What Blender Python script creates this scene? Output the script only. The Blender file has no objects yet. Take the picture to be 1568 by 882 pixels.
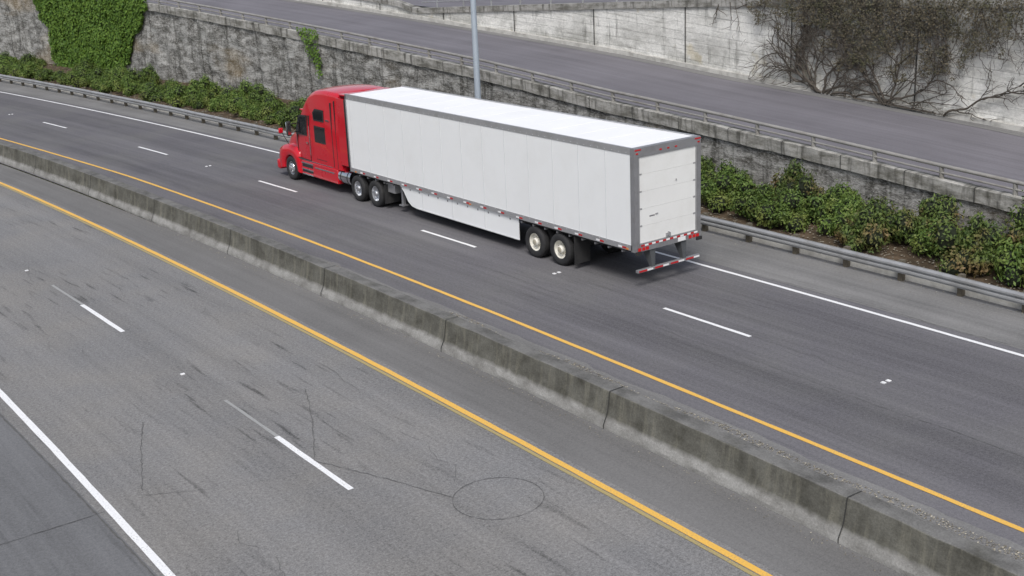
import bpy, math, random, numpy as np
from mathutils import Matrix, Vector, noise as mn
random.seed(7); np.random.seed(7)
sc=bpy.context.scene
COL=sc.collection
rad=math.radians
# ------------------------------------------------------------------ road alignment (metres): s along, n to the right
_ys=np.linspace(-260,260,10401)
def _cx(y):
    y2=np.clip(y,-120,140)
    base=1.8187-1.10e-3*y2-8.68e-4*y2**2-1.834e-6*y2**3
    sl=-1.10e-3-2*8.68e-4*y2-3*1.834e-6*y2**2
    return base+sl*(y-y2)
_xs=_cx(_ys)
_S=np.concatenate([[0],np.cumsum(np.hypot(np.diff(_xs),np.diff(_ys)))]); _S-=np.interp(0,_ys,_S)
_tx=np.gradient(_xs,_ys)
def pt(s,n,z=0.0):
    y=float(np.interp(s,_S,_ys)); x=float(np.interp(s,_S,_xs)); t=float(np.interp(s,_S,_tx))
    l=math.hypot(t,1)
    return (x+n/l, y-n*t/l, z)
def tang(s):
    t=float(np.interp(s,_S,_tx)); l=math.hypot(t,1); return Vector((t/l,1/l,0))
def tab(*p):
    a=sorted(p); X=[i[0] for i in a]; Y=[i[1] for i in a]
    return lambda s: float(np.interp(s,X,Y))
nsh=lambda s: 0.012*max(-25,min(30,s))
# ------------------------------------------------------------------ node helpers
class NT:
    def __init__(self,name):
        m=bpy.data.materials.new(name); m.use_nodes=True; self.m=m; self.t=m.node_tree
        self.b=self.t.nodes['Principled BSDF']
    def n(self,ty,**k):
        x=self.t.nodes.new(ty)
        for a,v in k.items(): setattr(x,a,v)
        return x
    def l(self,a,b): self.t.links.new(a,b)
    def put(self,sock,v):
        if isinstance(v,bpy.types.NodeSocket): self.l(v,sock)
        else: sock.default_value=v
    def uv(self): return self.n('ShaderNodeUVMap').outputs[0]
    def obj(self): return self.n('ShaderNodeTexCoord').outputs['Object']
    def map(self,v,sc_=(1,1,1),rot=(0,0,0),loc=(0,0,0)):
        x=self.n('ShaderNodeMapping'); self.l(v,x.inputs[0]); x.inputs['Scale'].default_value=sc_; x.inputs['Rotation'].default_value=rot; x.inputs['Location'].default_value=loc
        return x.outputs[0]
    def noise(self,v,s=1,d=3,r=.5,dist=0):
        x=self.n('ShaderNodeTexNoise'); self.l(v,x.inputs['Vector']); x.inputs['Scale'].default_value=s; x.inputs['Detail'].default_value=d; x.inputs['Roughness'].default_value=r; x.inputs['Distortion'].default_value=dist
        return x.outputs[0]
    def vor(self,v,s=1,f='F1'):
        x=self.n('ShaderNodeTexVoronoi',feature=f); self.l(v,x.inputs['Vector']); x.inputs['Scale'].default_value=s; return x.outputs[0]
    def mr(self,v,a,b,c=0,d=1):
        x=self.n('ShaderNodeMapRange'); self.l(v,x.inputs[0])
        for i,q in enumerate((a,b,c,d)): x.inputs[1+i].default_value=q
        return x.outputs[0]
    def math(self,op,a,b=0.0,c=None):
        x=self.n('ShaderNodeMath',operation=op); self.put(x.inputs[0],a); self.put(x.inputs[1],b)
        if c is not None: self.put(x.inputs[2],c)
        return x.outputs[0]
    def mix(self,f,a,b,mode='MIX'):
        x=self.n('ShaderNodeMix',data_type='RGBA',blend_type=mode)
        self.put(x.inputs[0],f)
        for i,v in ((6,a),(7,b)):
            self.put(x.inputs[i],v if isinstance(v,bpy.types.NodeSocket) else (*v,1)[:4])
        return x.outputs[2]
    def scale(self,col,f):
        x=self.n('ShaderNodeVectorMath',operation='SCALE')
        self.put(x.inputs[0],col if isinstance(col,bpy.types.NodeSocket) else col[:3]); self.put(x.inputs['Scale'],f); return x.outputs[0]
    def sep(self,v,i):
        x=self.n('ShaderNodeSeparateXYZ'); self.l(v,x.inputs[0]); return x.outputs[i]
    def bump(self,h,st=.3,d=.02):
        x=self.n('ShaderNodeBump'); self.l(h,x.inputs['Height']); x.inputs['Strength'].default_value=st; x.inputs['Distance'].default_value=d
        self.l(x.outputs[0],self.b.inputs['Normal'])
    def fin(self,col=None,rough=.8,metal=0,spec=None,coat=0):
        if col is not None: self.put(self.b.inputs['Base Color'],col if isinstance(col,bpy.types.NodeSocket) else (*col,1)[:4])
        self.put(self.b.inputs['Roughness'],rough); self.b.inputs['Metallic'].default_value=metal
        if spec is not None: self.b.inputs['Specular IOR Level'].default_value=spec
        if coat: self.b.inputs['Coat Weight'].default_value=coat; self.b.inputs['Coat Roughness'].default_value=.05
        return self.m
def asphalt(name,base,lane0=None,lanew=3.7,speck=.9,streak=.35,blot=.3,wave=.06,marks=0.,warm=None):
    k=NT(name); u=k.uv()
    a=k.noise(u,30,2,.9); a2=k.noise(u,13,2,.8); s1=k.noise(k.map(u,(1.5,.05,1)),1,5,.6); s2=k.noise(k.map(u,(6,.12,1)),1,3,.6); b=k.noise(u,.25,5,.6)
    f=k.math('MULTIPLY_ADD',a,speck*1.5,1-speck*.75)
    f=k.math('ADD',f,k.math('MULTIPLY_ADD',a2,speck*1.1,-speck*.55))
    f=k.math('ADD',f,k.math('MULTIPLY_ADD',s1,streak*1.5,-streak*.75))
    f=k.math('ADD',f,k.math('MULTIPLY_ADD',s2,streak*.6,-streak*.3))
    f=k.math('ADD',f,k.math('MULTIPLY_ADD',b,blot*1.4,-blot*.7))
    if lane0 is not None:
        x=k.sep(u,0); w=k.math('COSINE',k.math('MULTIPLY',k.math('SUBTRACT',x,lane0),2*math.pi/lanew))
        f=k.math('ADD',f,k.math('MULTIPLY',w,wave))
    if marks:
        q=k.noise(k.map(u,(6.0,.50,1),(0,0,.10)),1,2,.45); q2=k.mr(k.noise(u,.16,2,.5),.42,.6)
        q=k.math('MULTIPLY',k.mr(q,.58,.74,0,marks),q2)
        f=k.math('SUBTRACT',f,q)
    v=k.mr(k.vor(u,22),.0,.18,.6*speck,0)
    f=k.math('MAXIMUM',k.math('ADD',f,v),.2)
    k.bump(a,.35,.01)
    col=k.scale(base,f)
    if warm: col=k.mix(k.mr(b,.4,.65),col,k.scale(warm,f))
    return k.fin(col,.88,spec=.3)
def concrete(name,c,dark=(.05,.05,.045),amt=.5,sc_=1.0,stretch=(1,1,1),fine=.3,rough=.9,bump=.3,uvs=True,lo=.45,hi=.65):
    k=NT(name); u=k.uv() if uvs else k.obj()
    f=k.math('MULTIPLY_ADD',k.noise(u,22,3,.8),fine,1-fine/2)
    n1=k.noise(k.map(u,stretch),sc_,6,.65)
    col=k.mix(k.mr(n1,lo,hi,0,amt),c,dark)
    n2=k.noise(u,3.1,5,.7)
    col=k.mix(k.mr(n2,.5,.75,0,amt*.6),col,dark)
    k.bump(n2,bump,.03)
    return k.fin(k.scale(col,f),rough,spec=.25)
def plain(name,c,rough=.5,metal=0,var=.12,scale=3,coat=0,spec=None,dirt=None,damt=.4):
    k=NT(name); o=k.obj(); n=k.noise(o,scale,5,.6)
    col=k.scale(c,k.math('MULTIPLY_ADD',n,var*2,1-var))
    if dirt: col=k.mix(k.mr(k.noise(o,scale*.6,6,.7),.48,.75,0,damt),col,dirt)
    return k.fin(col,k.math('MULTIPLY_ADD',n,.15,rough-.07),metal,spec,coat)
def paint(name,c,wear=.5,under=(.16,.16,.16)):
    k=NT(name); u=k.uv(); n=k.noise(u,26,4,.8); n2=k.noise(u,2.5,4,.7)
    w=k.math('MULTIPLY',k.mr(n,.48,.60),k.mr(n2,.35,.65,0,1)); w=k.math('MULTIPLY',w,wear)
    col=k.mix(w,k.scale(c,k.math('MULTIPLY_ADD',n2,.3,.85)),under)
    return k.fin(col,.6)
# ------------------------------------------------------------------ mesh helpers
def link(o,parent=None):
    COL.objects.link(o)
    if parent: o.parent=parent
    return o
def mesh(name,v,f,mats,parent=None,uv=None,smooth=None,mi=None):
    me=bpy.data.meshes.new(name); me.from_pydata([tuple(p) for p in v],[],f)
    if not isinstance(mats,(list,tuple)): mats=[mats]
    for m in mats: me.materials.append(m)
    if uv is not None:
        L=me.uv_layers.new(name='UVMap'); vi=np.zeros(len(me.loops),dtype=np.int32); me.loops.foreach_get('vertex_index',vi)
        L.data.foreach_set('uv',np.array(uv,dtype=np.float32)[vi].ravel())
    if mi: me.polygons.foreach_set('material_index',mi)
    if smooth is not None:
        me.shade_smooth()
        if smooth<180: me.set_sharp_from_angle(angle=rad(smooth))
    me.update()
    return link(bpy.data.objects.new(name,me),parent)
def empty(name,loc=(0,0,0)):
    e=bpy.data.objects.new(name,None); e.location=loc; return link(e)
def srange(a,b,st):
    n=max(1,int(math.ceil((b-a)/st))); return [a+(b-a)*i/n for i in range(n+1)]
def strip(name,a,b,nl,nr,z,mat,parent=None,st=2.0,cols=1,zf=None):
    nl_=nl if callable(nl) else (lambda s:nl); nr_=nr if callable(nr) else (lambda s:nr); z_=z if callable(z) else (lambda s:z)
    V=[];F=[];U=[]; S=srange(a,b,st)
    for s in S:
        for c in range(cols+1):
            n=nl_(s)+(nr_(s)-nl_(s))*c/cols
            zz=z_(s)+(zf(s,c/cols) if zf else 0)
            V.append(pt(s,n,zz)); U.append((n,s))
    w=cols+1
    for i in range(len(S)-1):
        for c in range(cols):
            F.append((i*w+c,i*w+c+1,(i+1)*w+c+1,(i+1)*w+c))
    return mesh(name,V,F,mat,parent,U)
def sweep(name,prof,a,b,n0,z0,mat,parent=None,st=1.5,closed=True,disp=0,smooth=None):
    n0_=n0 if callable(n0) else (lambda s:n0); z0_=z0 if callable(z0) else (lambda s:z0)
    S=srange(a,b,st); V=[];F=[];U=[]; k=len(prof)
    acc=[0]
    for i in range(1,k): acc.append(acc[-1]+math.hypot(prof[i][0]-prof[i-1][0],prof[i][1]-prof[i-1][1]))
    for s in S:
        for j,(dn,dz) in enumerate(prof):
            p=Vector(pt(s,n0_(s)+dn,z0_(s)+dz))
            if disp: p+=Vector((mn.noise(p*1.7),mn.noise(p*1.7+Vector((9,9,9))),mn.noise(p*1.7+Vector((3,7,1)))))*disp
            V.append(p); U.append((s,acc[j]))
    for i in range(len(S)-1):
        for j in range(k if closed else k-1):
            j2=(j+1)%k
            F.append((i*k+j,(i+1)*k+j,(i+1)*k+j2,i*k+j2))
    if closed:
        F.append(tuple(range(k))); F.append(tuple((len(S)-1)*k+j for j in reversed(range(k))))
    return mesh(name,V,F,mat,parent,U,smooth)
def boxdata(x0,x1,y0,y1,z0,z1):
    v=[(x0,y0,z0),(x1,y0,z0),(x1,y1,z0),(x0,y1,z0),(x0,y0,z1),(x1,y0,z1),(x1,y1,z1),(x0,y1,z1)]
    f=[(0,3,2,1),(4,5,6,7),(0,1,5,4),(1,2,6,5),(2,3,7,6),(3,0,4,7)]
    return v,f
def box(name,x0,x1,y0,y1,z0,z1,mat,parent=None,bev=0):
    v,f=boxdata(x0,x1,y0,y1,z0,z1); o=mesh(name,v,f,mat,parent)
    if bev:
        m=o.modifiers.new('b','BEVEL'); m.width=bev; m.segments=2
        o.data.shade_smooth(); o.data.set_sharp_from_angle(angle=rad(50))
    return o
def boxes(name,lst,mat,parent=None,mi=None):
    V=[];F=[];MI=[]
    for i,b in enumerate(lst):
        v,f=boxdata(*b); o=len(V); V+=v; F+=[tuple(a+o for a in q) for q in f]; MI+=[mi[i] if mi else 0]*6
    return mesh(name,V,F,mat,parent,mi=MI)
def cyl(name,p0,p1,r,mat,parent=None,seg=20,r2=None):
    p0=Vector(p0);p1=Vector(p1);d=(p1-p0).normalized(); a=d.orthogonal().normalized(); b=d.cross(a); r2=r if r2 is None else r2
    V=[];F=[]
    for i in range(seg):
        t=2*math.pi*i/seg; w=a*math.cos(t)+b*math.sin(t); V.append(p0+w*r); V.append(p1+w*r2)
    for i in range(seg):
        j=(i+1)%seg; F.append((2*i,2*j,2*j+1,2*i+1))
    F.append(tuple(2*i for i in reversed(range(seg)))); F.append(tuple(2*i+1 for i in range(seg)))
    return mesh(name,V,F,mat,parent,smooth=40)
def lathe_x(name,prof,cx,cy,cz,sgn,mat,parent,seg=40,smooth=30):
    V=[];F=[];k=len(prof)
    for i in range(seg):
        t=2*math.pi*i/seg
        for dx,r in prof: V.append((cx+sgn*dx,cy+r*math.cos(t),cz+r*math.sin(t)))
    for i in range(seg):
        j=(i+1)%seg
        for a in range(k-1): F.append((i*k+a,j*k+a,j*k+a+1,i*k+a+1))
    return mesh(name,V,F,mat,parent,smooth=smooth)
# ------------------------------------------------------------------ materials
A_far=asphalt('asphalt_far',(.124,.120,.129),lane0=-1.85,wave=-.08,speck=.75,streak=.60,blot=.42,marks=.18,warm=(.120,.117,.119))
A_near=asphalt('asphalt_near',(.186,.184,.184),lane0=-13.7,lanew=3.9,speck=1.1,streak=.36,blot=.3,marks=.55,wave=.04,warm=(.190,.183,.174))
A_sh=asphalt('asphalt_shoulder',(.172,.169,.165),speck=.6,streak=.5,blot=.6)
A_nsh=asphalt('asphalt_inner_shoulder',(.150,.147,.144),speck=.55,streak=.4,blot=.35)
A_ramp=asphalt('asphalt_ramp',(.150,.143,.157),speck=.35,streak=.5,blot=.4)
A_conc=asphalt('shoulder_concrete',(.140,.141,.145),speck=.6,streak=.4,blot=.4,marks=.3)
P_w=paint('white_paint',(.80,.80,.80),.6); P_wf=paint('faded_paint',(.32,.32,.31),1.0); P_y=paint('yellow_paint',(.76,.44,.075),.6); P_yf=paint('yellow_faded',(.38,.30,.12),1.0)
soil=concrete('soil',(.12,.085,.055),(.035,.027,.017),.8,1.5,fine=.9,bump=.8,lo=.35,hi=.6)
curbc=concrete('curb_concrete',(.46,.45,.42),(.18,.17,.15),.5,2.0,lo=.45)
k=NT('ground_grass'); o_=k.obj(); g=k.noise(o_,.3,6,.7); GR=k.fin(k.mix(g,(.035,.06,.015),(.09,.085,.04)),.95)
# median barrier
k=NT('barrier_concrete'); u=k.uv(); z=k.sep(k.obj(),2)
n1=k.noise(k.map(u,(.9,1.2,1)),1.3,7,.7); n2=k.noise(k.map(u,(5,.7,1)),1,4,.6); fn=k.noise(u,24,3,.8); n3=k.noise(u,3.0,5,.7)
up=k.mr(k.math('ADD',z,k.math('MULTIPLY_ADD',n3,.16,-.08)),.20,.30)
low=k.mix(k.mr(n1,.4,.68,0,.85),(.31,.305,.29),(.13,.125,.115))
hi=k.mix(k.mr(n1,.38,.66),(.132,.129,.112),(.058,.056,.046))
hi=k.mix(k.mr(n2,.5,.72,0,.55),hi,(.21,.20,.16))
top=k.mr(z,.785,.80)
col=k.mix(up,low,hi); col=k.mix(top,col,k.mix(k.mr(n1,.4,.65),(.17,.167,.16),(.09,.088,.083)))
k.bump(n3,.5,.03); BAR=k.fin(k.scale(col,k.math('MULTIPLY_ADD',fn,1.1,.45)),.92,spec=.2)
# old stone / concrete retaining wall
k=NT('retaining_wall_stone'); u=k.uv()
n1=k.noise(k.map(u,(.65,1.7,1),(0,0,-.38)),1.2,8,.78,.2); n2=k.noise(k.map(u,(2.8,.16,1)),1,5,.65); n3=k.noise(k.map(u,(.12,.3,1)),1,3,.5); fn=k.noise(k.map(u,(1,2.1,1),(0,0,-.2)),6,6,.85); st=k.noise(k.map(u,(.5,5.5,1),(0,0,.05)),1.5,5,.7)
col=k.mix(k.mr(n1,.41,.58),(.09,.086,.076),(.44,.435,.415))
col=k.mix(k.mr(st,.50,.66,0,.6),col,(.14,.135,.12))
col=k.mix(k.mr(n2,.50,.64,0,.8),col,(.06,.058,.050))
col=k.mix(k.mr(n3,.57,.67,0,.45),col,(.32,.23,.11))
col=k.mix(k.mr(fn,.52,.66,0,.75),col,(.56,.555,.53))
col=k.mix(k.mr(fn,.47,.36,0,.85),col,(.022,.021,.018))
k.bump(k.math('ADD',n1,k.math('MULTIPLY',fn,.6)),1.0,.10); STONE=k.fin(col,.95,spec=.2)
k=NT('wall_cap'); u=k.uv(); n1=k.noise(k.map(u,(.5,1.5,1)),1.5,6,.7); n2=k.noise(k.map(u,(3.5,.5,1)),1,4,.6)
fn=k.noise(u,14,4,.8)
col=k.mix(k.mr(n1,.42,.62),(.38,.37,.345),(.14,.135,.115)); col=k.mix(k.mr(n2,.50,.66,0,.8),col,(.05,.047,.038)); col=k.scale(col,k.math('MULTIPLY_ADD',fn,1.0,.5))
k.bump(fn,.5,.03); CAP=k.fin(col,.93)
# upper light concrete wall with board / block courses
k=NT('upper_wall_concrete'); u=k.uv(); x=k.sep(u,0); y=k.sep(u,1)
n1=k.noise(k.map(u,(.35,.6,1)),1,8,.75); n2=k.noise(k.map(u,(2.2,.35,1)),1.2,6,.7); fn=k.noise(u,9,6,.85); cr=k.noise(k.map(u,(.35,5,1)),1,5,.75); yl=k.noise(k.map(u,(.6,.6,1),loc=(3,1,0)),1,3,.6)
col=k.mix(k.mr(n1,.44,.64,0,.8),(.76,.75,.71),(.38,.375,.345))
col=k.mix(k.mr(cr,.53,.68,0,.65),col,(.24,.235,.215))
col=k.mix(k.mr(n2,.55,.68,0,.65),col,(.15,.148,.13))
col=k.mix(k.mr(yl,.62,.70,0,.45),col,(.46,.37,.18))
fr=k.math('FRACT',k.math('MULTIPLY',y,1/.42)); col=k.mix(k.math('MULTIPLY',k.mr(fr,.08,.03),k.mr(n2,.35,.6,.1,.75)),col,(.11,.108,.095))
low=k.math('MULTIPLY',k.mr(y,1.3,.1),k.mr(n1,.4,.55)); col=k.mix(k.math('MULTIPLY',low,.4),col,(.17,.17,.145))
col=k.scale(col,k.math('MULTIPLY_ADD',fn,1.1,.45)); k.bump(k.math('ADD',fn,n1),.6,.05); UW=k.fin(col,.92,spec=.25)
galv=plain('galvanised_steel',(.36,.365,.37),.5,.4,.25,2,dirt=(.15,.13,.10),damt=.5)
railm=plain('weathered_rail_steel',(.30,.29,.27),.6,.25,.3,1.5,dirt=(.13,.10,.07),damt=.7)
wood=plain('post_wood',(.11,.095,.07),.9,0,.3,8)
polem=plain('pole_paint',(.42,.48,.54),.45,.3,.08,1)
# ------------------------------------------------------------------ ground and roads
SA,SB=-90,140
ground=mesh('ground',[(-1500,-1500,-.06),(1500,-1500,-.06),(1500,1500,-.06),(-1500,1500,-.06)],[(0,1,2,3)],GR)
ncurb=tab((-90,2.9),(-9,2.95),(5,3.12),(14,2.9),(30,2.2),(48,2.35),(69,2.9),(140,4))
nrail=tab((-90,2.55),(-9,2.65),(3,2.75),(14,2.35),(30,1.5),(46,1.75),(66,2.15),(140,3.2))
fy=tab((-90,-7.5),(-15,-7.48),(-8,-7.44),(3,-7.28),(12,-7.17),(28,-7.05),(43,-7.3),(80,-7.5),(140,-7.5))
road=empty('highway_road')
strip('far_lanes',SA,SB,-9.8,lambda s:ncurb(s)-.02,0,A_far,road,cols=4)
strip('far_shoulder',SA,SB,lambda s:.35+.05*mn.noise(Vector((s*.6,1,1))),lambda s:ncurb(s)-.01,.004,A_sh,road,st=1)
strip('near_lanes',SA,SB,-19.9,-9.9,lambda s:0,A_near,road,cols=4)
strip('near_inner_shoulder',SA,SB,lambda s:-11.6+nsh(s)+.04*mn.noise(Vector((s*.6,1,1))),-9.9,.004,A_nsh,road,st=1)
strip('outer_shoulder',SA,SB,-30,-19.9,0,A_conc,road)
def line(name,a,b,nf,w,mat,z=.009,st=2):
    ph=random.random()*50
    return strip(name,a,b,lambda s:nf(s)-w/2+.012*mn.noise(Vector((s*3,ph,0))),lambda s:nf(s)+w/2+.012*mn.noise(Vector((s*3,ph,9))),z,mat,road,min(st,.5))
line('edge_line_right',SA,SB,lambda s:0.0,.13,P_w)
line('edge_line_yellow_far',SA,SB,fy,.13,P_y)
for i in range(-7,12):
    s0=-5.0+12.1*i
    line('dash_far',s0,s0+3.2,lambda s:-3.68,.12,P_w,st=1)
    if i%2==0 or i==-1:
        for dx in (-.09,.09):
            c=pt(s0+7.9,-3.68+dx,0); box('road_stud',c[0]-.045,c[0]+.045,c[1]-.05,c[1]+.05,.002,.022,P_w,road)
line('edge_line_yellow_near',SA,SB,lambda s:-11.82+nsh(s),.15,P_y)
line('edge_line_yellow_near_old',SA,SB,lambda s:-11.97+nsh(s),.09,P_yf)
for i in range(-7,10):
    s0=-5.8+13.0*i
    line('dash_near',s0,s0+3.4,lambda s:-15.66+nsh(s)*.8,.13,P_w,st=1)
    line('dash_near_old',s0+3.4,s0+6.2,lambda s:-15.64+nsh(s)*.8,.08,P_wf,st=1)
    c=pt(s0+8.6,-15.63+nsh(s0),0); box('road_stud',c[0]-.05,c[0]+.05,c[1]-.04,c[1]+.04,.002,.022,P_w,road)
line('edge_line_white_near',SA,SB,lambda s:-19.62+nsh(s)*1.5,.15,P_w,z=.010)
crackm=plain('saw_cut',(.095,.093,.090),.9,0,.5,9)
def crackline(pts,w,name='pavement_crack',wob=.02):
    V=[];F=[];U=[]
    P=[]
    for (a,b) in zip(pts[:-1],pts[1:]):
        m=max(2,int(math.hypot(a[0]-b[0],a[1]-b[1])/.15))
        P+=[(a[0]+(b[0]-a[0])*i/m,a[1]+(b[1]-a[1])*i/m) for i in range(m)]
    P.append(pts[-1])
    for i,(s,n) in enumerate(P):
        a=P[max(0,i-1)];b=P[min(len(P)-1,i+1)]; ds,dn=b[0]-a[0],b[1]-a[1]; l=math.hypot(ds,dn) or 1
        j=random.uniform(-wob,wob); ww=w*random.uniform(.3,1.2)/2
        for sg in (-1,1):
            V.append(pt(s+sg*ww*dn/l+j*dn/l,n-sg*ww*ds/l-j*ds/l,.014)); U.append((n,s))
    for i in range(len(P)-1): F.append((2*i,2*i+1,2*i+3,2*i+2))
    mesh(name,V,F,crackm,road,U)
cc=(-8.05,-13.75)
crackline([(cc[0]+.88*math.cos(t*math.pi/18),cc[1]+.88*math.sin(t*math.pi/18)) for t in range(37)],.016,'loop_cut',.004)
crackline([(-4.1,-15.65),(-6.0,-14.9),(cc[0]+.6,cc[1]-.65)],.016)
crackline([(-4.1,-15.65),(-2.2,-14.7),(-.3,-13.9)],.016)
crackline([(-3.0,-18.9),(-1.0,-18.2),(.5,-17.6)],.014)
crackline([(-4.5,-16.2),(-4.0,-17.6),(-3.2,-19.0)],.010)
for s in (-3.4,-16,9,22,34): crackline([(s,-30),(s,-25),(s,-19.8)],.022,'slab_joint',.01)
crackline([(x,-19.95) for x in range(-40,60,3)],.04,'shoulder_joint',.01)
crackline([(x,.42+.05*math.sin(x)) for x in range(-24,0,2)],.016)
crackline([(x,-4.9+.05*math.sin(x*2)) for x in range(-30,60,2)],.012,'lane_seam',.01)
for _ in range(16):
    s0=random.uniform(-12,40); n0=random.uniform(-6.8,-.8); crackline([(s0+i*.5,n0+random.uniform(-.15,.15)) for i in range(random.randint(3,8))],.009,wob=.03)
for _ in range(16):
    s0=random.uniform(-9,25); n0=random.uniform(-19,-12.5); crackline([(s0+i*.45,n0+random.uniform(-.15,.15)+i*.05) for i in range(random.randint(3,7))],.009,wob=.02)
# median barrier
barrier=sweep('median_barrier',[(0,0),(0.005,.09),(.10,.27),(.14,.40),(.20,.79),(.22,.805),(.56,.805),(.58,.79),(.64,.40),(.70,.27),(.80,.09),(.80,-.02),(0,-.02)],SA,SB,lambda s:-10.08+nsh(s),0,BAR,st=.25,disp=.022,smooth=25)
jm=plain('joint_dark',(.03,.03,.028),.9)
for i in range(-12,22):
    s=-13.4+6.5*i; n=-10.08+nsh(s)
    V=[];F=[]
    pr=[(-.006,0),(-.004,.09),(.09,.275),(.13,.40),(.19,.79),(.21,.815),(.57,.815)]
    for j,(dn,dz) in enumerate(pr):
        for d in (-.012,.012): V.append(pt(s+d,n+dn-.012,dz+.006))
    for j in range(len(pr)-1): F.append((2*j,2*j+1,2*j+3,2*j+2))
    mesh('joint',V,F,jm,barrier)
V=[];F=[]
def litter(cnt,sf,nf,zf,sz):
    for _ in range(cnt):
        s=sf();n=nf(s);p=Vector(pt(s,n,zf(s,n))); a=random.uniform(0,6.28);r=sz*random.uniform(.4,1.3)
        o=len(V)
        for q in range(4): V.append(p+Vector((math.cos(a+q*1.57)*r,math.sin(a+q*1.57)*r*.6,random.uniform(0,.015))))
        F.append((o,o+1,o+2,o+3))
litter(11000,lambda:random.uniform(-25,60),lambda s:-8.2-abs(random.gauss(0,.22))+.25*mn.noise(Vector((s*.4,0,0))),lambda s,n:.010,.024)
litter(1500,lambda:random.uniform(-22,50),lambda s:-10.15+nsh(s)-abs(random.gauss(0,.15)),lambda s,n:.010,.016)
litter(1200,lambda:random.uniform(-22,70),lambda s:ncurb(s)-abs(random.gauss(0,.3))-.05,lambda s,n:.010,.03)
k=NT('litter'); i_=k.n('ShaderNodeNewGeometry').outputs['Random Per Island']; LIT=k.fin(k.mix(i_,(.40,.37,.30),(.12,.10,.07)),.9)
mesh('leaf_litter',V,F,LIT)
strip('dust_strip',SA,SB,-9.3,lambda s:-8.0+.16*mn.noise(Vector((s*.5,2,0)))+.10*mn.noise(Vector((s*2.1,5,0))),.004,A_sh,road,st=.4)
# curb + planting bed
curb=sweep('concrete_curb',[(0,0),(.02,.16),(.34,.175),(.34,-.02),(0,-.02)],SA,SB,ncurb,0,curbc,st=1)
def zbed(s,c): return .12+.5*c*c+.07*mn.noise(Vector((s*.8,c*5,0)))
strip('planting_bed',SA,SB,lambda s:ncurb(s)+.33,7.05,0,soil,st=.5,cols=10,zf=zbed)
# retaining wall
ztop=tab((-140,.3),(-90,.3),(-40,.35),(-20,1.15),(-5.7,1.86),(-2.8,2.02),(2.1,2.34),(7.1,2.64),(12.4,2.93),(20.5,3.55),(34.8,4.40),(54.1,5.5),(90,7.3),(140,9.5))
S=srange(-60,100,.22); rows=24; V=[];F=[];U=[]
for s in S:
    zt=ztop(s)-.42
    for r in range(rows+1):
        z=-.1+(zt+.1)*r/rows
        rough=min(1,max(.25,(s-5)/25))
        d=(mn.fractal(Vector((s*1.1-z*.4,z*1.9+s*.4,3.3)),1,2,5)*.11+mn.noise(Vector((s*.3,z*.5,7)))*.08)*rough
        V.append(pt(s,7.0+d,z)); U.append((s,z))
w=rows+1
for i in range(len(S)-1):
    for r in range(rows): F.append((i*w+r,(i+1)*w+r,(i+1)*w+r+1,i*w+r+1))
wall=mesh('stone_retaining_wall',V,F,STONE,uv=U,smooth=180)
sweep('parapet',[(-.10,-.45),(-.12,0),(-.08,.02),(.22,.02),(.24,-.5)],-60,SB,7.0,ztop,CAP,wall,st=.4,disp=.03)
for i in range(-16,50):
    s=2.1+2.5*i; z=ztop(s)
    V=[];F=[]
    for j,(dn,dz) in enumerate([(-.125,-.45),(-.145,0),(-.10,.035),(.22,.035)]):
        for d in (-.014,.014): V.append(pt(s+d+1.2,7+dn-.012,ztop(s+d+1.2)+dz))
    for j in range(3): F.append((2*j,2*j+1,2*j+3,2*j+2))
    mesh('parapet_joint',V,F,jm,wall)
rail=empty('parapet_railing')
for nm,h,r in (('top_rail',.42,.065),('low_rail',.20,.035)):
    sweep(nm,[(r*math.cos(t),r*math.sin(t)) for t in [q*math.pi/4 for q in range(8)]],-60,SB,7.02,lambda s:ztop(s)+h,railm,rail,st=1.0,smooth=60)
for i in range(-24,55):
    s=2.1+2.5*i; z=ztop(s); a=pt(s,7.08,z-.05); b=pt(s,7.03,z+.46)
    cyl('post',a,b,.085,railm,rail,8,.065)
# ramp
strip('ramp_road',-60,SB,7.2,16.0,lambda s:ztop(s)-.30,A_ramp,st=1.5,cols=3)
strip('ramp_gutter',-60,SB,lambda s:15.2+.1*mn.noise(Vector((s*.3,0,0))),15.95,lambda s:ztop(s)-.290,A_sh,st=1.5)
# upper wall
wt=tab((-60,8.2),(-20,7.2),(0.2,6.62),(14.7,6.10),(31.4,5.19),(37.5,4.85),(39,5.2),(50,6.0),(90,8.0),(140,10.3))
S=srange(-60,SB,.5); V=[];F=[];U=[];rows=12
for s in S:
    zb=ztop(s)-.35; zt=max(wt(s),zb+.5)
    for r in range(rows+1):
        z=zb+(zt-zb)*r/rows; V.append(pt(s,16.0+mn.noise(Vector((s*.5,z,5)))*.03,z)); U.append((s,z-zb))
w=rows+1
for i in range(len(S)-1):
    for r in range(rows): F.append((i*w+r,(i+1)*w+r,(i+1)*w+r+1,i*w+r+1))
uwall=mesh('upper_concrete_wall',V,F,UW,uv=U,smooth=180)
wtf=lambda s:max(wt(s),ztop(s)+.15)
sweep('coping',[(-.09,-.28),(-.10,.03),(.3,.03),(.3,-.28)],-60,SB,16.0,wtf,CAP,uwall,st=.7,disp=.01)
sweep('footing',[(-.16,-.34),(-.14,-.10),(.1,-.08),(.1,-.34)],-60,SB,16.0,ztop,curbc,uwall,st=.7,disp=.03)
for i in range(-9,16):
    s=10.5+6.1*i
    V=[pt(s-.03,15.955,ztop(s)-.3),pt(s+.03,15.955,ztop(s)-.3),pt(s+.03,15.955,wtf(s)-.25),pt(s-.03,15.955,wtf(s)-.25)]
    mesh('wall_joint',V,[(0,1,2,3)],jm,uwall)
strip('upper_terrace',-60,SB,16.25,60,lambda s:wtf(s)-.05,A_ramp,st=3,cols=3)
ur=empty('upper_railing')
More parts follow.
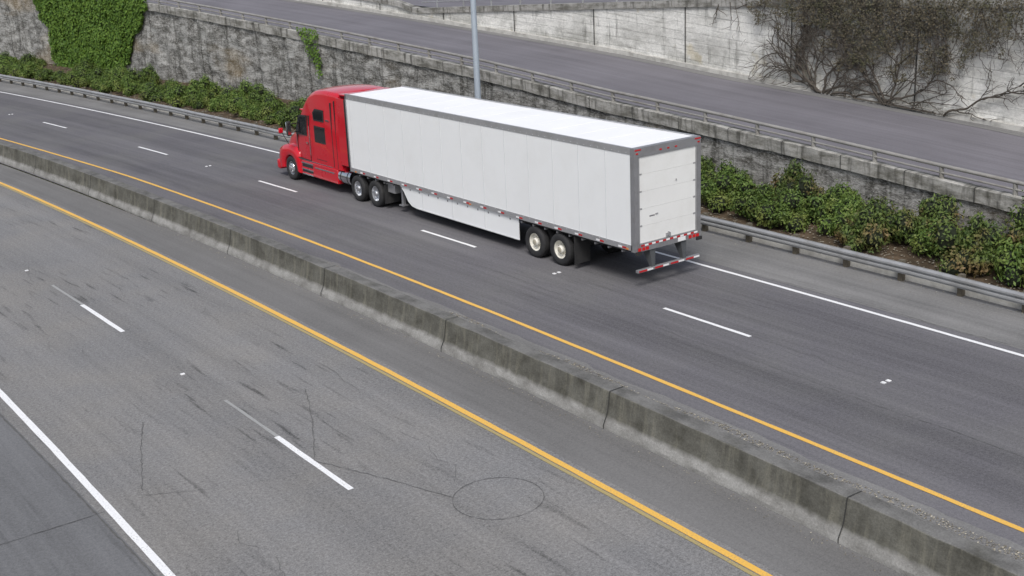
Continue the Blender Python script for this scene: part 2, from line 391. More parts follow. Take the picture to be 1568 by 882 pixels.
for h in (.35,.65):
    sweep('rail',[(.035*math.cos(t),.035*math.sin(t)) for t in [q*math.pi/3 for q in range(6)]],-60,37,16.1,lambda s:wtf(s)+h,galv,ur,st=1.5)
for i in range(-24,15):
    s=2.0+2.4*i; z=wtf(s); cyl('post',pt(s,16.1,z),pt(s,16.1,z+.7),.045,galv,ur,8)
# ------------------------------------------------------------------ guardrail
gr=empty('guardrail')
W=[(0,0),(.0,.03),(.07,.07),(.07,.12),(.0,.155),(.0,.175),(.07,.21),(.07,.26),(0,.31),(0,.325)]
prof=[(-a,b) for a,b in W]+[(-a+.012,b) for a,b in reversed(W)]
sweep('w_beam',prof,SA,SB,lambda s:nrail(s)+.02*mn.noise(Vector((s*.35,8,0))),lambda s:.27+.02*mn.noise(Vector((s*.3,3,0))),galv,gr,st=1.0,smooth=40)
for i in range(-40,62):
    s=1.2+1.95*i; n=nrail(s); t=tang(s)
    p=Vector(pt(s,n+.19,0)); q=Vector(pt(s,n+.07,0))
    def ob(name,c,hl,hw,z0,z1,m):
        nrm=Vector((t.y,-t.x,0)); V=[]
        for z in (z0,z1):
            for a,b in ((-1,-1),(1,-1),(1,1),(-1,1)): V.append(c+nrm*a*hw+t*b*hl+Vector((0,0,z)))
        mesh(name,V,[(0,3,2,1),(4,5,6,7),(0,1,5,4),(1,2,6,5),(2,3,7,6),(3,0,4,7)],m,gr)
    ob('post',p,.075,.075,0,.62,wood); ob('block',q,.06,.055,.30,.59,wood)
# ------------------------------------------------------------------ lamp pole
pole=empty('street_lamp')
pb=pt(18.6,5.2,.2)
cyl('shaft',pb,(pb[0],pb[1],11.5),.15,polem,pole,16,.10)
cyl('base',(pb[0],pb[1],.1),(pb[0],pb[1],.5),.24,polem,pole,16)
cyl('arm',(pb[0],pb[1],11.4),(pb[0]-2.4,pb[1],12.0),.06,polem,pole,10,.04)
box('lamp_head',pb[0]-3.1,pb[0]-2.3,pb[1]-.15,pb[1]+.15,11.93,12.08,polem,pole,.04)
# ------------------------------------------------------------------ vegetation
def leafmat(name,a,b,c,tr=.0):
    k=NT(name); r=k.n('ShaderNodeNewGeometry').outputs['Random Per Island']; o=k.n('ShaderNodeObjectInfo').outputs['Random']
    n=k.noise(k.obj(),1.6,3,.6)
    col=k.mix(r,a,b); col=k.mix(k.mr(n,.48,.70,0,.75),col,c); col=k.scale(col,k.math('MULTIPLY_ADD',o,.4,.8))
    return k.fin(col,.6,spec=.25)
LG=leafmat('bush_leaves',(.036,.072,.014),(.125,.185,.038),(.19,.21,.055))
LR=leafmat('bush_leaves_reddish',(.040,.070,.018),(.110,.150,.035),(.19,.105,.055))
LIVY=leafmat('ivy_leaves',(.042,.095,.012),(.125,.205,.028),(.085,.15,.025))
LV=leafmat('vine_leaves',(.05,.045,.030),(.125,.105,.068),(.065,.070,.032))
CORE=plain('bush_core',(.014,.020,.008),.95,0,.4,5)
bark=plain('bark',(.080,.068,.055),.9,0,.3,6)
def bushmesh(name,leafm,seed,cnt=6000,size=.043):
    R=random.Random(seed); lumps=[]
    for i in range(20):
        a=R.uniform(0,6.28); rr=R.uniform(0,.88)
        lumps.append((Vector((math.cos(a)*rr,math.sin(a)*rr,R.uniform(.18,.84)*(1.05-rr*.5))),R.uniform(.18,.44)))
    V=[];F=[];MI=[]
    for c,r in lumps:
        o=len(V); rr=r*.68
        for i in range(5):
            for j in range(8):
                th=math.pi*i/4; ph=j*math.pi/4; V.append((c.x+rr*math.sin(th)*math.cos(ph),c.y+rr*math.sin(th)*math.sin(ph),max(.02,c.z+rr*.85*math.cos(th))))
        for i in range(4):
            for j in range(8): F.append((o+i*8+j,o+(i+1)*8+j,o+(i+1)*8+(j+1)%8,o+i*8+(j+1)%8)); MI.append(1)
    for i in range(cnt):
        c,r=R.choice(lumps); d=Vector((R.gauss(0,1),R.gauss(0,1),R.gauss(.25,1))).normalized()
        k=1+.36*mn.noise((c+d)*5.0)+(.38*R.random() if R.random()<.16 else 0)
        p=c+d*r*k*R.uniform(.74,1.06); p.z*=.95
        if p.z<.03: continue
        nrm=(d+Vector((R.gauss(0,.6),R.gauss(0,.6),R.gauss(.35,.5)))).normalized(); t=nrm.orthogonal().normalized(); t=(Matrix.Rotation(R.uniform(0,6.28),3,nrm)@t); b=nrm.cross(t)
        l=size*R.uniform(.7,1.5); w_=l*.5; o=len(V)
        V+=[p-t*l,p+b*w_,p+t*l,p-b*w_]; F.append((o,o+1,o+2,o+3)); MI.append(0)
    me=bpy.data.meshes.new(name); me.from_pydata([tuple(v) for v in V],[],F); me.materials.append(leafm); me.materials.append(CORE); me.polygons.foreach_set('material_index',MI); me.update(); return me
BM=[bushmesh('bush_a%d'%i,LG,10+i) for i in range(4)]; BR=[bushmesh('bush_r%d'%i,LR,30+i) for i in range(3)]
def bush(s,n,r,h,red=False):
    o=bpy.data.objects.new('shrub',random.choice(BR if red else BM)); c=(n-ncurb(s))/(7.05-ncurb(s))
    o.location=pt(s,n,zbed(s,max(0,min(1,c)))-.05); o.rotation_euler=(0,0,random.uniform(0,6.28)); o.scale=(r,r*random.uniform(.9,1.1),h); link(o)
for (s,n,r,h,rd) in [(8.8,5.4,1.1,1.35,0),(6.9,6.0,.95,1.3,0),(5.2,5.9,.9,1.2,0),(4.0,5.2,1.15,1.25,0),(2.5,5.0,1.0,1.1,0),(.9,4.9,1.15,1.25,0),(2.2,6.3,.9,1.5,1),(.1,6.0,.8,1.2,0),(-.9,5.3,.95,1.2,0),(-2.2,4.8,1.15,1.4,1),(-3.2,6.0,1.1,1.4,1),(-4.3,5.0,.85,1.1,0),(-5.7,4.8,1.15,1.5,1),(-6.8,6.1,1.2,1.55,1),(-7.6,4.8,1.15,1.5,0),(-9.3,5.0,1.3,1.6,0),(-11,5.8,1.2,1.5,1),(-13,5,1.3,1.4,0),(-15,5,1.3,1.4,0),(-17.5,5.2,1.3,1.4,0),(-20,5,1.3,1.4,0)]:
    bush(s,n,r,h,bool(rd))
s=11
while s<95:
    bush(s,4.1+random.uniform(-.35,.4),random.uniform(.75,1.2),random.uniform(.7,1.3))
    if random.random()<.6: bush(s+.6,5.5+random.uniform(-.4,.5),random.uniform(.8,1.15),random.uniform(.8,1.45))
    s+=random.uniform(1.3,2.2)
V=[];F=[]
litter(12000,lambda:random.uniform(-20,80),lambda s:random.uniform(ncurb(s)+.3,6.8),lambda s,n:zbed(s,(n-ncurb(s))/(7.05-ncurb(s)))+.02,.05)
mesh('bed_leaf_litter',V,F,LIT)
def wallleaves(name,mat,cnt,sf,inside,n0,size,seed=1):
    R=random.Random(seed); V=[];F=[]; tries=0;c=0
    while c<cnt and tries<cnt*30:
        tries+=1; s,z=sf(R)
        if not inside(s,z): continue
        c+=1
        p=Vector(pt(s,n0-R.uniform(.0,.22)-.22*max(0,mn.noise(Vector((s*.9,z*.9,4)))),z)); t=tang(s); nr=Vector((-t.y,t.x,0))
        nm=(nr+Vector((R.gauss(0,.4),R.gauss(0,.4),R.gauss(.35,.4)))).normalized(); a=nm.orthogonal().normalized(); a=Matrix.Rotation(R.uniform(0,6.28),3,nm)@a; b=nm.cross(a); l=size*R.uniform(.6,1.3); o=len(V)
        V+=[p-a*l,p+b*l*.6,p+a*l,p-b*l*.6]; F.append((o,o+1,o+2,o+3))
    return mesh(name,V,F,mat)
def ivyin(s,z):
    e=.9*mn.noise(Vector((s*.5,z*.5,0)))+.4*mn.noise(Vector((s*1.9,z*1.9,5)))
    zt=ztop(s)
    f=max(0,(zt-z)/zt)
    return 53.4+6*f**1.3+e < s < 70.0-2.5*f+e and z<zt+.25
wallleaves('ivy',LIVY,26000,lambda R:(R.uniform(52,72),R.uniform(.2,7.0)),ivyin,6.95,.11,2)
def ivy2(s,z):
    zt=ztop(s); e=.8*mn.noise(Vector((s*1.7,z*1.4,9)))
    return abs(s-34.9+(zt-z)*.45)<.95-.36*(zt-z)+e and z<zt+.3 and z>zt-2.3
wallleaves('ivy',LIVY,520,lambda R:(R.uniform(32,38),R.uniform(1.5,5)),ivy2,6.9,.075,3)
# climbing vine on the upper wall
cu=bpy.data.curves.new('climbing_vine','CURVE'); cu.dimensions='3D'; cu.bevel_depth=1.0; cu.bevel_resolution=0; cu.materials.append(bark)
RV=random.Random(5)
def limb(s,z,ang,ln,r,depth):
    st=.16; k=max(3,int(ln/st)); P=[]; n=15.86
    for i in range(k):
        zt=wtf(s)
        P.append((s,min(n,15.9),z,r*(1-.75*i/k)))
        ang+=RV.gauss(0,.17)
        s+=math.cos(ang)*st; z+=math.sin(ang)*st
        z=min(max(z,ztop(s)-.2),zt+.15); n=15.86-RV.uniform(0,.10)-(.12 if depth>1 else 0)
        if depth<4 and i>1 and RV.random()<(.38,.42,.28,.0)[depth]:
            limb(s,z,ang+RV.choice((-1,1))*RV.uniform(.3,.9),ln*RV.uniform(.35,.62),r*.55,depth+1)
    sp=cu.splines.new('POLY'); sp.points.add(len(P)-1)
    for q,(a,b,c,rr) in zip(sp.points,P): q.co=(*pt(a,b,c),1); q.radius=max(rr,.006)
for s0,ang,ln in ((8.9,1.2,3.8),(8.7,1.9,3.8),(8.5,2.4,4.6),(8.3,2.8,4.6),(8.9,.75,4.4),(9.1,1.5,4.0),(9.0,.4,4.2),(5.6,1.3,4),(5.5,2.0,4),(5.8,2.6,4.2),(8.7,2.2,4.5),(3.0,2.3,3.6),(5.6,.6,4.4),(8.8,.55,4.5)):
    limb(s0,ztop(s0)-.25,ang,ln,.055,0)
for _ in range(125):
    s0=min(14.5,max(-6,RV.gauss(4.8,4.8))); g=math.exp(-((s0-5.5)/5)**2)
    limb(s0,wtf(s0)-RV.uniform(0,.6),-1.57+RV.gauss(0,.6),RV.uniform(.7,1.4+1.6*g),.022,1 if RV.random()<.75 else 2)
vine=link(bpy.data.objects.new('climbing_vine',cu))
def vin(s,z):
    zt=wtf(s); f=zt-z; e=1.0*mn.noise(Vector((s*.7,z*.9,2)))+.9*mn.noise(Vector((s*2.5,z*2.5,6)))
    lim=2.5-((s-5.0)/4.6)**2*1.0+e*1.3
    return 0<=f+.1<lim
vl=wallleaves('vine_leaves',LV,13000,lambda R:(R.uniform(-5,14),R.uniform(2.5,7)),vin,15.8,.040,4); vl.parent=vine
# ------------------------------------------------------------------ TRUCK
white=plain('trailer_white',(.79,.80,.80),.4,0,.03,1.2,dirt=(.66,.655,.63),damt=.25)
roofw=plain('trailer_roof',(.82,.82,.82),.5,0,.03,1,dirt=(.68,.68,.66),damt=.3)
seam=plain('panel_seam',(.62,.63,.64),.5)
alu=plain('trailer_aluminium',(.42,.42,.43),.42,.5,.12,3,dirt=(.25,.24,.22),damt=.4)
alug=plain('rear_frame_grey',(.27,.27,.28),.5,.4,.15,3,dirt=(.15,.14,.13),damt=.5)
strutm=plain('strut_grey',(.09,.095,.10),.6,.3,.2,3)
red=plain('cab_red',(.52,.003,.014),.28,0,.05,1,coat=.7,spec=.4)
redl=plain('red_lens',(.5,.012,.012),.25); amber=plain('amber_lens',(.7,.22,.02),.3)
tapew=plain('tape_white',(.75,.75,.75),.4); taper=plain('tape_red',(.45,.015,.02),.4)
rub=plain('tyre_rubber',(.020,.020,.021),.8,0,.3,6,dirt=(.05,.048,.045),damt=.5); blk=plain('chassis_black',(.02,.02,.021),.6,0,.3,4,dirt=(.06,.055,.05))
glass=plain('dark_glass',(.012,.014,.016),.08,0,.05,1,spec=.8); chrome=plain('chrome',(.70,.71,.73),.15,1.0,.05,2)
rimc=plain('rim_cream',(.72,.70,.63),.45,0,.12,8,dirt=(.30,.27,.20),damt=.4); rima=plain('rim_aluminium',(.62,.63,.65),.28,.85,.1,5)
hub=plain('hub',(.48,.44,.34),.5,.3,.2,6); doorw=plain('door_white',(.74,.74,.72),.5,0,.05,1,dirt=(.55,.53,.49),damt=.4)
T=empty('semi_trailer'); Tr=empty('semi_truck')
def wheel(par,side,y,rim,xout=1.29,dual=True,front=False):
    cx=side*xout; g=-side
    tp=[(.045,.285),(.012,.31),(0,.37),(.002,.43),(.022,.475),(.05,.498),(.09,.505),(.092,.492),(.105,.492),(.107,.505),(.14,.505),(.2,.505),(.24,.495),(.27,.46),(.28,.38),(.26,.29)]
    lathe_x('tyre',tp,cx,y,.505,g,rub,par)
    if dual: lathe_x('tyre_inner',tp,cx+g*.33,y,.505,g,rub,par)
    if front: rp=[(.045,.29),(.05,.275),(.10,.262),(.09,.235),(.03,.20),(.005,.15),(.0,.12),(-.05,.11),(-.07,.07),(-.07,0)]
    else: rp=[(.045,.29),(.05,.275),(.13,.262),(.155,.24),(.165,.16),(.15,.135),(.05,.125),(.02,.10),(.01,.06),(.01,0)]
    lathe_x('rim',rp,cx,y,.505,g,rim,par,32)
    if not front: lathe_x('hub',[(.055,.118),(.018,.095),(.004,.06),(.004,0)],cx,y,.505,g,hub if rim is rimc else rima,par,20)
    dz=.163 if not front else .01
    for i in range(10):
        a=i*math.pi/5; r=.15 if not front else .145
        cyl('nut',(cx+g*dz,y+r*math.cos(a),.505+r*math.sin(a)),(cx+g*(dz-.03),y+r*math.cos(a),.505+r*math.sin(a)),.014,chrome if rim is rima else hub,par,6)
        if i%2==0:
            rr=.205; d2=(.157 if not front else .035)
            cyl('hole',(cx+g*(d2+.02),y+rr*math.cos(a+.3),.505+rr*math.sin(a+.3)),(cx+g*(d2-.004),y+rr*math.cos(a+.3),.505+rr*math.sin(a+.3)),.026,blk,par,10)
L=16.15
box('cargo_box',-1.28,1.28,.02,L,1.2,4.04,white,T)
box('roof_sheet',-1.24,1.24,.05,L-.05,4.035,4.075,roofw,T)
boxes('roof_bows',[(-1.23,1.23,y-.02,y+.02,4.07,4.079) for y in np.arange(.6,16,1.22)],roofw,T)
boxes('top_rail',[(sx*1.283-.012,sx*1.283+.012,0.1,L,3.92,4.10) for sx in (-1,1)]+[(sx*1.26-.03,sx*1.26+.03,.1,L,4.075,4.105) for sx in (-1,1)],alu,T)
boxes('bottom_rail',[(sx*1.285-.015,sx*1.285+.015,.1,L,1.13,1.29) for sx in (-1,1)],alu,T)
boxes('side_posts',[(sx*1.281-.004,sx*1.281+.004,y-.012,y+.012,1.29,3.92) for sx in (-1,1) for y in np.arange(1.22,16,1.22)],seam,T)
boxes('front_post',[(sx*1.25-.045,sx*1.25+.045,L-.06,L+.02,1.13,4.09) for sx in (-1,1)],alu,T)
boxes('rivets',[(sx*1.30-.004,sx*1.30+.003,y-.01,y+.01,z-.01,z+.01) for sx in (-1,) for y in np.arange(.3,16,.305) for z in (1.26,3.96)],seam,T)
lst=[];mi=[]
for sx in (-1,1):
    y=.35
    while y<15.8:
        lst.append((sx*1.304-.003,sx*1.304+.003,y,y+.17,1.16,1.21)); mi.append(0)
        lst.append((sx*1.304-.003,sx*1.304+.003,y+.17,y+.34,1.16,1.21)); mi.append(1)
        y+=.98
boxes('reflective_tape',lst,[taper,tapew],T,mi)
boxes('side_markers',[(-1.315,-1.30,y,y+.09,1.145,1.185) for y in (.25,8.1,15.7)],amber,T)
box('floor',-1.2,1.2,.1,L-.1,1.05,1.15,blk,T)
boxes('crossmembers',[(-1.24,1.24,y-.03,y+.03,1.0,1.06) for y in np.arange(.6,16,.6)],alug,T)
boxes('slider_frame',[(-.55,-.4,2.3,6.3,.72,1.0),(.4,.55,2.3,6.3,.72,1.0),(-.6,.6,2.6,2.75,.7,.95),(-.6,.6,4.0,4.15,.6,.95),(-.6,.6,5.6,5.75,.7,.95)],blk,T)
for y in (3.46,4.71):
    cyl('axle',(-1.0,y,.505),(1.0,y,.505),.07,blk,T,12)
    for s_ in (-1,1): wheel(T,s_,y,rimc)
for s_ in (-1,1): cyl('air_spring',(s_*.45,3.1,.55),(s_*.45,3.1,.9),.14,blk,T,14)
boxes('mud_flap',[(-1.27,-.66,2.72,2.74,.18,1.08),(.66,1.27,2.72,2.74,.18,1.08)],rub,T)
for sx in (-1,1):
    x0=sx*1.235; V=[(x0,5.55,.40),(x0,5.55,1.14),(x0,12.75,1.14),(x0,12.45,.90),(x0,12.2,.58),(x0,11.95,.44),(x0,11.6,.40)]
    V2=[(a-sx*.02,b,c) for a,b,c in V]; n_=len(V)
    mesh('side_skirt',V+V2,[tuple(range(n_)),tuple(reversed(range(n_,2*n_)))]+[(i,(i+1)%n_,n_+(i+1)%n_,n_+i) for i in range(n_)],white,T)
boxes('skirt_trim',[(sx*1.245-.004,sx*1.245+.004,y,y+.02,.43,1.13) for sx in (-1,) for y in (7.4,9.3,11.2)]+[(-1.252,-1.24,5.55,11.6,.405,.43)],seam,T)
for sx in (-1,1):
    box('landing_leg',sx*.95-.06,sx*.95+.06,12.9,13.02,.28,1.1,alug,T,.01)
    box('landing_foot',sx*.95-.13,sx*.95+.13,12.82,13.1,.25,.29,alug,T)
cyl('landing_brace',(-.9,12.96,.75),(.9,12.96,.75),.03,alug,T,8); cyl('landing_strut',(-.95,12.96,.5),(-.7,13.7,1.05),.03,alug,T,8)
box('spare_box',-1.1,-.7,13.3,13.9,.65,1.02,alu,T,.02)
boxes('rear_posts',[(-1.30,-1.15,-.04,.14,1.10,4.10),(1.15,1.30,-.04,.14,1.10,4.10)],alug,T)
box('rear_header',-1.15,1.15,-.04,.14,3.84,4.10,alug,T)
box('rear_sill',-1.15,1.15,-.06,.12,1.10,1.33,alug,T)
boxes('door_slats',[(-1.148,1.148,-.012,.03,1.335+i*.5,1.335+i*.5+.496) for i in range(5)],doorw,T)
box('door_backing',-1.12,1.12,.0,.02,1.34,3.83,doorw,T)
boxes('door_tracks',[(-1.148,-1.10,-.025,-.013,1.335,3.83),(1.10,1.148,-.025,-.013,1.335,3.83)],alu,T)
boxes('door_hinges',[(sx*1.06-.05,sx*1.06+.05,-.020,-.0125,z,z+.045) for sx in (-1,1) for z in (1.82,2.32,2.82,3.32)],alu,T)
boxes('door_latch',[(-.09,.09,-.04,-.013,1.36,1.46),(-.02,.02,-.06,-.04,1.38,1.5),(-.5,-.4,-.035,-.013,2.1,2.13),(.3,.34,-.035,-.013,2.95,3.0)],alu,T)
boxes('door_decal',[(-.72,-.52,-.0165,-.0125,2.06,2.10)],alug,T)
lst=[];mi=[]
for i in range(8):
    x=-1.1+i*.28; lst.append((x,x+.14,-.068,-.061,1.25,1.30)); mi.append(0); lst.append((x+.14,x+.28,-.068,-.061,1.25,1.30)); mi.append(1)
for sx in (-1,1):
    a,b=sorted((sx*1.28,sx*1.05)); lst.append((a,b,-.048,-.041,4.03,4.07)); mi.append(0)
boxes('rear_tape',lst,[taper,tapew],T,mi)
boxes('tail_lights',[(sx*1.0-.055+dx,sx*1.0+.055+dx,-.075,-.061,1.13,1.22) for sx in (-1,1) for dx in (-.16,0,.14)]+[(x-.04,x+.04,-.052,-.041,3.93,3.97) for x in (-.3,0,.3,-1.2,1.2)],redl,T)
box('licence_plate',.35,.65,-.072,-.062,1.12,1.24,tapew,T)
boxes('dock_bumpers',[(-1.3,-1.1,-.10,-.04,1.02,1.12),(1.1,1.3,-.10,-.04,1.02,1.12)],blk,T)
for sx in (-1,1):
    V=[(sx*.62-.11,-.02,1.1),(sx*.62+.11,-.02,1.1),(sx*.62+.11,.34,1.1),(sx*.62-.11,.34,1.1),(sx*.62-.06,-.06,.56),(sx*.62+.06,-.06,.56),(sx*.62+.06,.04,.56),(sx*.62-.06,.04,.56)]
    mesh('guard_strut',V,[(0,1,2,3),(7,6,5,4),(0,4,5,1),(1,5,6,2),(2,6,7,3),(3,7,4,0)],strutm,T)
box('guard_bar',-1.24,1.24,-.08,.03,.48,.57,alug,T,.01)
lst=[];mi=[]
for i in range(4):
    x=-1.2+i*.62; lst.append((x,x+.31,-.088,-.081,.50,.55)); mi.append(0); lst.append((x+.31,x+.54,-.088,-.081,.50,.55)); mi.append(1)
boxes('guard_tape',lst,[taper,tapew],T,mi)
# ---- tractor
def loft(name,secs,mat,par,cond=None,m2=None,arc=6,smooth=32):
    V=[];F=[]
    for (y,hw,zb,zt,r,ti) in secs:
        pts=[(-hw,zb),(-hw,zb+(zt-r-zb)*.5)]
        for i in range(arc+1):
            a=math.pi-(math.pi/2)*i/arc; pts.append((-hw+ti+r+r*math.cos(a),zt-r+r*math.sin(a)))
        pts.append((-hw*.45,zt+.03)); 
        full=pts+[(0,zt+.045)]+[(-x,z) for x,z in reversed(pts)]
        V+=[(x,y,z) for x,z in full]
    k=len(full)
    for i in range(len(secs)-1):
        for j in range(k): F.append((i*k+j,i*k+(j+1)%k,(i+1)*k+(j+1)%k,(i+1)*k+j))
    F.append(tuple(reversed(range(k)))); F.append(tuple((len(secs)-1)*k+j for j in range(k)))
    MI=[0]*len(F)
    if cond:
        for q,f in enumerate(F):
            c=sum((Vector(V[v]) for v in f),Vector())/len(f)
            if cond(c): MI[q]=1
    return mesh(name,V,F,[mat,m2] if m2 else mat,par,smooth=smooth,mi=MI)
cab=[(16.98,1.19,1.0,3.96,.16,.05),(17.1,1.21,1.0,3.99,.18,.05),(18.2,1.21,1.0,4.01,.2,.06),(18.9,1.21,1.0,3.97,.24,.08),(19.4,1.20,1.0,3.84,.28,.10),(19.8,1.19,1.0,3.64,.3,.12),(20.1,1.17,1.0,3.40,.3,.12),(20.32,1.15,1.0,3.12,.26,.11),(20.42,1.14,1.0,2.96,.2,.10),(20.7,1.11,1.0,2.55,.16,.06),(20.98,1.08,1.0,2.14,.12,.03),(21.05,1.05,1.0,2.05,.12,.03)]
loft('cab_body',cab,red,Tr,lambda c:20.42<c.y<21.0 and c.z>2.1 and abs(c.x)<1.0,glass)
hood=[(21.0,.98,.8,2.10,.3,.05),(21.4,.94,.8,2.03,.32,.06),(21.9,.88,.75,1.90,.34,.08),(22.25,.82,.6,1.74,.34,.08),(22.48,.74,.5,1.54,.30,.06),(22.6,.64,.5,1.34,.25,.05)]
loft('hood',hood,red,Tr)
wy,wz=21.34,.505
outer=[(0,(1.22,-.12)),(20,(1.24,.34)),(40,(1.12,.70)),(60,(.78,.88)),(90,(.10,.98)),(120,(-.42,.94)),(150,(-.76,.75)),(180,(-.84,-.12))]
for sx in (-1,1):
    V=[];F=[];m=29
    for i in range(m):
        a=180*i/(m-1); oy=np.interp(a,[q[0] for q in outer],[q[1][0] for q in outer]); oz=np.interp(a,[q[0] for q in outer],[q[1][1] for q in outer])
        iy,iz=.58*math.cos(rad(a)),.58*math.sin(rad(a))-.03
        for x,(py,pz) in ((1.22,(iy,iz)),(1.25,(iy*1.06,iz*1.06)),(1.235,(iy+(oy-iy)*.6,iz+(oz-iz)*.6)),(1.15,(iy+(oy-iy)*.93,iz+(oz-iz)*.93)),(1.04,(oy,oz)),(.6,(oy,oz+.05)),(.6,(iy,iz))):
            V.append((sx*x,wy+py,wz+pz))
    for i in range(m-1):
        for j in range(7): F.append((i*7+j,(i+1)*7+j,(i+1)*7+(j+1)%7,i*7+(j+1)%7))
    F.append(tuple(range(7))); F.append(tuple((m-1)*7+j for j in reversed(range(7))))
    mesh('fender',V,F,red,Tr,smooth=50)
    box('headlight',sx*.98-.13,sx*.98+.13,22.42,22.57,.9,1.12,chrome,Tr,.03)
box('bumper',-1.2,1.2,22.4,22.72,.30,.72,red,Tr,.07)
box('grille',-.5,.5,22.55,22.64,.75,1.35,chrome,Tr,.02)
box('under_hood',-.95,.95,20.9,22.4,.45,1.0,blk,Tr)
box('sun_visor',-1.0,1.0,20.36,20.56,3.0,3.05,red,Tr,.015)
for sx in (-1,1):
    def panel(name,pts,x,th,m):
        n_=len(pts); V=[(sx*(x+th),y,z) for y,z in pts]+[(sx*x,y,z) for y,z in pts]
        mesh(name,V,[tuple(range(n_)),tuple(reversed(range(n_,2*n_)))]+[(i,(i+1)%n_,n_+(i+1)%n_,n_+i) for i in range(n_)],m,Tr)
    panel('door_window',[(19.75,2.12),(20.62,2.10),(20.55,2.35),(20.32,2.72),(20.2,2.80),(19.75,2.82)],1.13,.085,glass)
    panel('window_trim',[(19.71,2.06),(20.66,2.04),(20.58,2.37),(20.34,2.77),(20.2,2.86),(19.71,2.88)],1.13,.078,blk)
    panel('sleeper_window',[(18.2,1.95),(18.98,1.95),(18.98,2.50),(18.2,2.50)],1.15,.068,glass)
    panel('sleeper_window_trim',[(18.14,1.89),(19.04,1.89),(19.04,2.56),(18.14,2.56)],1.15,.064,blk)
    panel('upper_window',[(18.25,2.82),(18.98,2.82),(19.02,3.05),(18.85,3.18),(18.25,3.18)],1.13,.085,glass)
    panel('upper_window_trim',[(18.19,2.77),(19.04,2.77),(19.08,3.08),(18.88,3.24),(18.19,3.24)],1.13,.080,blk)
    for y in (19.5,20.72): panel('door_gap',[(y,1.05),(y+.02,1.05),(y+.02,2.9 if y<20 else 2.1),(y,2.9 if y<20 else 2.1)],1.09,.125 if y<20 else .04,blk)
    panel('door_gap_low',[(19.5,1.05),(20.72,1.05),(20.72,1.07),(19.5,1.07)],1.15,.055,blk)
    panel('sleeper_gap',[(17.25,1.05),(17.28,1.05),(17.28,3.7),(17.25,3.7)],1.15,.065,blk)
    panel('sleeper_rib',[(17.55,1.05),(17.60,1.05),(17.60,3.6),(17.55,3.6)],1.15,.064,blk)
    panel('sleeper_hatch',[(18.15,1.20),(19.0,1.20),(19.0,1.22),(18.15,1.22)],1.15,.065,blk)
    panel('sleeper_badge',[(17.75,2.85),(18.05,2.85),(18.05,2.90),(17.75,2.90)],1.15,.066,chrome)
    panel('belt_trim',[(17.7,1.02),(20.4,1.02),(20.4,1.045),(17.7,1.045)],1.15,.068,chrome)
    panel('door_handle',[(19.6,1.75),(19.78,1.75),(19.78,1.80),(19.6,1.80)],1.2,.04,chrome)
    cyl('grab_bar',(sx*1.26,19.40,1.3),(sx*1.26,19.40,2.5),.018,chrome,Tr,8)
    a,b=sorted((sx*1.20,sx*1.235)); box('side_extender',a,b,16.42,17.0,1.25,3.86,red,Tr,.012)
    box('extender_edge',a+.004,b-.004,16.34,16.42,1.27,3.84,blk,Tr)
    a,b=sorted((sx*.92,sx*1.22)); box('chassis_fairing',a,b,17.35,20.42,.40,1.0,red,Tr,.04)
    boxes('step_trim',[(min(sx*1.20,sx*1.235),max(sx*1.20,sx*1.235),y0,y1,z0,z0+.05) for y0,y1,z0 in ((19.35,20.35,.62),(19.35,20.35,.88),(17.6,19.2,.80))]+[(min(sx*1.19,sx*1.24),max(sx*1.19,sx*1.24),19.4,20.3,.42,.47)],chrome,Tr)
    boxes('step_recess',[(min(sx*1.17,sx*1.224),max(sx*1.17,sx*1.224),19.4,20.3,.52,.62),(min(sx*1.17,sx*1.224),max(sx*1.17,sx*1.224),19.4,20.3,.74,.87)],blk,Tr)
    cyl('fuel_tank',(sx*.92,16.42,.74),(sx*.92,17.33,.74),.31,chrome,Tr,28)
    for y in (16.6,17.1): cyl('tank_strap',(sx*.92,y,.74),(sx*.92,y+.05,.74),.318,blk,Tr,28)
    box('mirror',sx*1.50-.09,sx*1.50+.09,20.62,20.74,1.98,2.58,blk,Tr,.04); box('mirror_shell',sx*1.50-.095,sx*1.50+.095,20.70,20.80,2.0,2.56,chrome,Tr,.04)
    boxes('mirror_glass',[(sx*1.50-.07,sx*1.50+.07,20.612,20.619,2.04,2.52)],chrome,Tr)
    cyl('mirror_arm',(sx*1.1,20.75,2.45),(sx*1.45,20.7,2.45),.02,blk,Tr,8); cyl('mirror_arm',(sx*1.1,20.8,2.1),(sx*1.45,20.7,2.1),.02,blk,Tr,8)
    cyl('hood_mirror_arm',(sx*.95,21.9,1.4),(sx*1.22,21.95,1.95),.015,blk,Tr,8); box('hood_mirror',sx*1.24-.10,sx*1.24+.10,21.93,22.02,1.90,2.12,red,Tr,.04)
    wheel(Tr,sx,wy,rima,xout=1.235,dual=False,front=True)
    for y in (14.463,15.763): wheel(Tr,sx,y,rima)
    box('quarter_flap',min(sx*.62,sx*1.25),max(sx*.62,sx*1.25),13.78,13.80,.22,.95,rub,Tr)
    box('frame_rail',sx*.43-.04,sx*.43+.04,13.6,21.5,.72,.98,blk,Tr)
for y in (14.463,15.763): cyl('drive_axle',(-1.0,y,.505),(1.0,y,.505),.09,blk,Tr,12)
cyl('fifth_wheel',(0,15.1,.99),(0,15.1,1.04),.5,blk,Tr,24)
box('rear_cab_panel',-1.0,1.0,16.93,16.975,1.1,3.6,blk,Tr)
boxes('roof_lights',[(x-.05,x+.05,20.12,20.2,3.46,3.52) for x in (-.6,-.3,0,.3,.6)],amber,Tr)
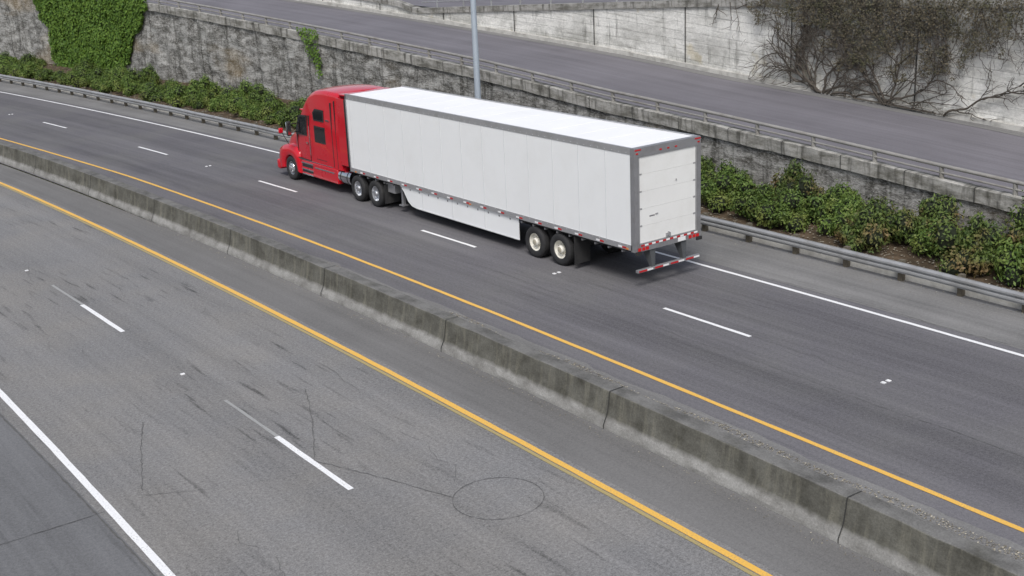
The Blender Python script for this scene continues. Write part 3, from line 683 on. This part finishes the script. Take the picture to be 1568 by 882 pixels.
box('aero_roof_lip',-1.08,1.08,16.6,17.05,3.93,3.99,red,Tr,.02)
for sx in (-1,1): cyl('air_line',(sx*.2,16.95,1.6),(sx*.25,16.17,1.5),.02,blk,Tr,6)
# ------------------------------------------------------------------ light & camera
wd=bpy.data.worlds.new('World'); sc.world=wd; wd.use_nodes=True; nt=wd.node_tree
sky=nt.nodes.new('ShaderNodeTexSky'); sky.sky_type='NISHITA'; sky.sun_disc=False
EL,AZ=rad(52),rad(222)
sky.sun_elevation=EL; sky.sun_rotation=AZ; sky.air_density=1.0; sky.dust_density=3.0
hs=nt.nodes.new('ShaderNodeHueSaturation'); hs.inputs['Saturation'].default_value=.62
nt.links.new(sky.outputs[0],hs.inputs['Color']); nt.links.new(hs.outputs[0],nt.nodes['Background'].inputs[0]); nt.nodes['Background'].inputs[1].default_value=.15
sd=bpy.data.lights.new('sun','SUN'); sd.energy=2.3; sd.angle=rad(20); sd.color=(1,.985,.965)
so=link(bpy.data.objects.new('sun',sd)); dirv=Vector((math.sin(AZ)*math.cos(EL),math.cos(AZ)*math.cos(EL),math.sin(EL))); so.rotation_euler=dirv.to_track_quat('Z','Y').to_euler()
yaw,pi_,ro=rad(36.170),rad(17.373),rad(-2.542)
Fv=Vector((math.sin(yaw)*math.cos(pi_),math.cos(yaw)*math.cos(pi_),-math.sin(pi_))); R0=Vector((math.cos(yaw),-math.sin(yaw),0)); U0=R0.cross(Fv)
Rv=R0*math.cos(ro)+U0*math.sin(ro); Uv=U0*math.cos(ro)-R0*math.sin(ro)
cd=bpy.data.cameras.new('camera'); cam=link(bpy.data.objects.new('camera',cd)); sc.camera=cam
cam.matrix_world=Matrix(((Rv.x,Uv.x,-Fv.x,-24.2738),(Rv.y,Uv.y,-Fv.y,-25.4418),(Rv.z,Uv.z,-Fv.z,10.8852),(0,0,0,1)))
cd.sensor_width=36; cd.lens=36*1906.3/1568; cd.clip_end=4000; cd.clip_start=.1
sc.view_settings.view_transform='Standard'; sc.view_settings.look='None'; sc.view_settings.exposure=0
